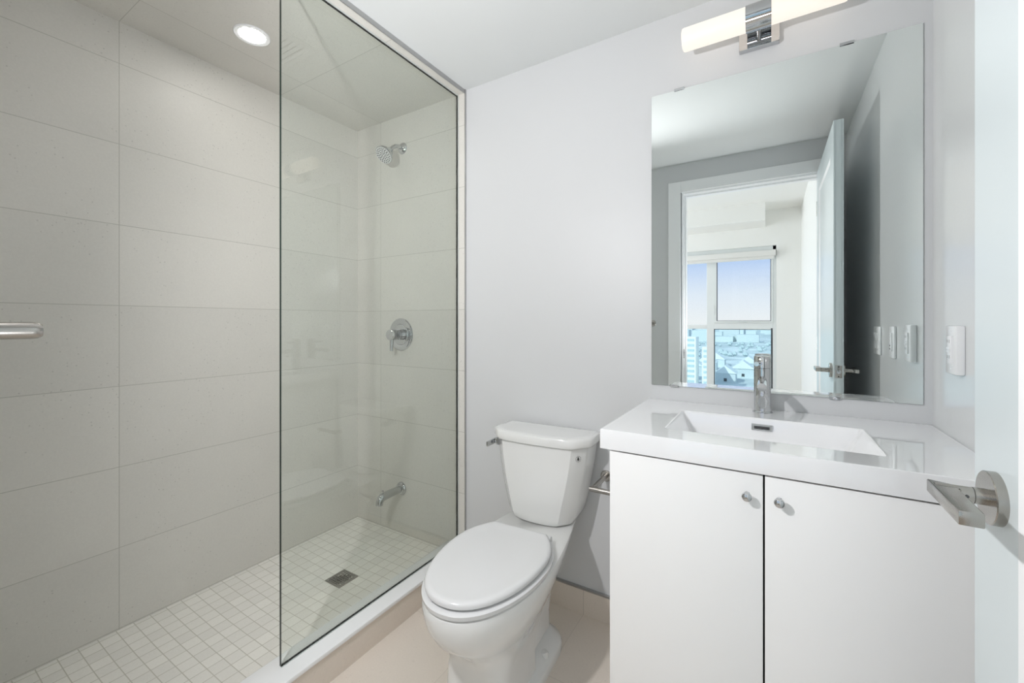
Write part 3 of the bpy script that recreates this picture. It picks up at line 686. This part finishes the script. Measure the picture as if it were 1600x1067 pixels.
# ------------------------------------------------------------------ mirror
mi_ = thing('wall_mirror', (-0.005, YW, 0.965), 'large frameless rectangular mirror on the wall above the sink top', 'mirror')
mb = B(); mb.box(-0.3805, 0.3705, YW-0.0055, YW-0.0005, 0.965, 2.049)
mb.bm.normal_update()
for f in mb.bm.faces: f.material_index = 0 if f.normal.y < -0.9 else 1
mb.build('mirror_glass', [MIRROR, MEDGE], mi_, False)
for x in (-0.282, 0.200):
    c_ = B(); c_.box(x-0.017, x+0.017, YW-0.0085, YW, 2.046, 2.054); c_.build('mirror_clip', CHROME, mi_, False)
for x in (-0.30, 0.17):
    c_ = B(); c_.box(x-0.014, x+0.014, YW-0.0085, YW, 0.961, 0.970); c_.build('mirror_clip', CHROME, mi_, False)

# ------------------------------------------------------------------ vanity light
vl = thing('vanity_light', (-0.031, YW, 2.165), 'chrome vanity light with two glowing frosted tubes on the wall above the mirror', 'wall light')
lx, ly, lz = -0.031, 1.545, 2.172
B().box(lx-0.058, lx+0.058, YW-0.022, YW, 2.112, 2.232, bev=0.0015).build('backplate', CHROME, vl, ang=20)
B().tube([(lx, YW-0.02, lz-0.018), (lx, ly+0.03, lz-0.018)], 0.008).build('light_arm', CHROME, vl)
B().lathe((lx-0.035, ly, lz), (1, 0, 0), [(0, 0.030), (0.0, 0.0395), (0.070, 0.0395), (0.070, 0.030)], 48).build('centre_band', CHROME, vl, ang=30)
for s_ in (-1, 1):
    B().lathe((lx+s_*0.034, ly, lz), (s_, 0, 0), [(0, 0.0365), (0.185, 0.0365), (0.190, 0.035), (0.192, 0.030), (0.192, 0)], 40).build('frosted_tube', TUBE, vl)

# ------------------------------------------------------------------ wall plates on the right wall
def plate(name, yc, zc_, hw, hh, th_, lab, cat):
    t = thing(name, (XR, yc, zc_), lab, cat)
    b_ = B(); b_.box(XR-th_, XR, yc-hw, yc+hw, zc_-hh, zc_+hh, bev=0.003); b_.build('wall_plate', PLASTIC, t)
    for dz in (-hh+0.012, hh-0.012):
        B().lathe((XR-th_, yc, zc_+dz), (-1, 0, 0), [(0, 0.003), (0.0008, 0.0026), (0.0008, 0)], 10).build('plate_screw', PLASTIC, t)
    return t
eo = plate('electrical_outlet', 1.434, 1.132, 0.036, 0.059, 0.016, 'white wall outlet with test buttons on the right wall above the sink top', 'outlet')
B().box(XR-0.020, XR-0.015, 1.434-0.017, 1.434+0.017, 1.132-0.034, 1.132+0.034, bev=0.001).build('receptacle', PLASTIC, eo)
bt = B(); bt.box(XR-0.0215, XR-0.019, 1.434-0.009, 1.434+0.009, 1.126, 1.131); bt.box(XR-0.0215, XR-0.019, 1.434-0.009, 1.434+0.009, 1.134, 1.139); bt.build('test_button', PLASTIC, eo, False)
for zz in (1.115, 1.153):
    for yy, hh in ((-0.006, 0.004), (0.006, 0.0035)): B().box(XR-0.0203, XR-0.0195, 1.434+yy-0.0008, 1.434+yy+0.0008, zz-hh, zz+hh).build('outlet_slot', GREY, eo, False)
ft = plate('fan_timer', 1.185, 1.125, 0.035, 0.059, 0.008, 'white wall plate with small timer buttons, middle of three plates in the mirror', 'switch')
B().box(XR-0.012, XR-0.007, 1.185-0.016, 1.185+0.016, 1.125-0.034, 1.125+0.034, bev=0.001).build('timer_panel', PLASTIC, ft)
for k in range(5): B().box(XR-0.0128, XR-0.0115, 1.185-0.004, 1.185+0.004, 1.098+k*0.012, 1.103+k*0.012).build('timer_button', GREY if k in (0, 1) else PLASTIC, ft, False)
ls = plate('light_switch', 0.925, 1.122, 0.058, 0.059, 0.007, 'white double rocker light switch plate reflected in the mirror, farthest from the outlet', 'switch')
for yy in (-0.023, 0.023):
    rk = B(); rk.prism([(XR-0.006, 0.925+yy-0.0165, 1.089), (XR-0.010, 0.925+yy-0.0165, 1.089), (XR-0.007, 0.925+yy-0.0165, 1.122), (XR-0.013, 0.925+yy-0.0165, 1.155), (XR-0.006, 0.925+yy-0.0165, 1.155)], (0, 0.033, 0)); rk.build('rocker', PLASTIC, ls, False)

# ------------------------------------------------------------------ robe hook on the door wall, end reaching into the frame at left
rh = thing('robe_hook', (-0.742, YF, 1.190), 'brushed nickel robe hook peg jutting in at the left edge before the shower tile', 'hook')
B().lathe((-0.742, YF, 1.190), (0, 1, 0), [(0, 0.025), (0.006, 0.025), (0.008, 0.023), (0.008, 0)], 36).build('rosette', NICKEL, rh)
B().lathe((-0.742, YF+0.006, 1.190), (0, 1, 0), [(0, 0.0098), (0.068, 0.0100), (0.073, 0.0095), (0.0765, 0.0075), (0.078, 0.0)], 32).build('peg', NICKEL, rh)

# ------------------------------------------------------------------ exhaust grille in the ceiling (reflected in the shower glass)
ev = thing('exhaust_vent', (-0.89, 0.94, ZC), 'white slatted exhaust fan grille in the ceiling, reflected in the shower glass', 'vent')
vf = B()
for a, b_ in ((-0.12, -0.10), (0.10, 0.12)):
    vf.box(-0.89+a, -0.89+b_, 0.82, 1.06, ZC-0.010, ZC); vf.box(-0.99, -0.79, 0.94+a, 0.94+b_, ZC-0.010, ZC)
vf.build('vent_frame', PLASTIC, ev, False)
vs = B()
for k in range(9): vs.box(-0.99, -0.79, 0.94-0.092+0.022*k, 0.94-0.080+0.022*k, ZC-0.009, ZC-0.003)
vs.build('vent_slats', PLASTIC, ev, False)
B().box(-0.99, -0.79, 0.84, 1.04, ZC-0.002, ZC).build('vent_opening', GREY, ev, False)
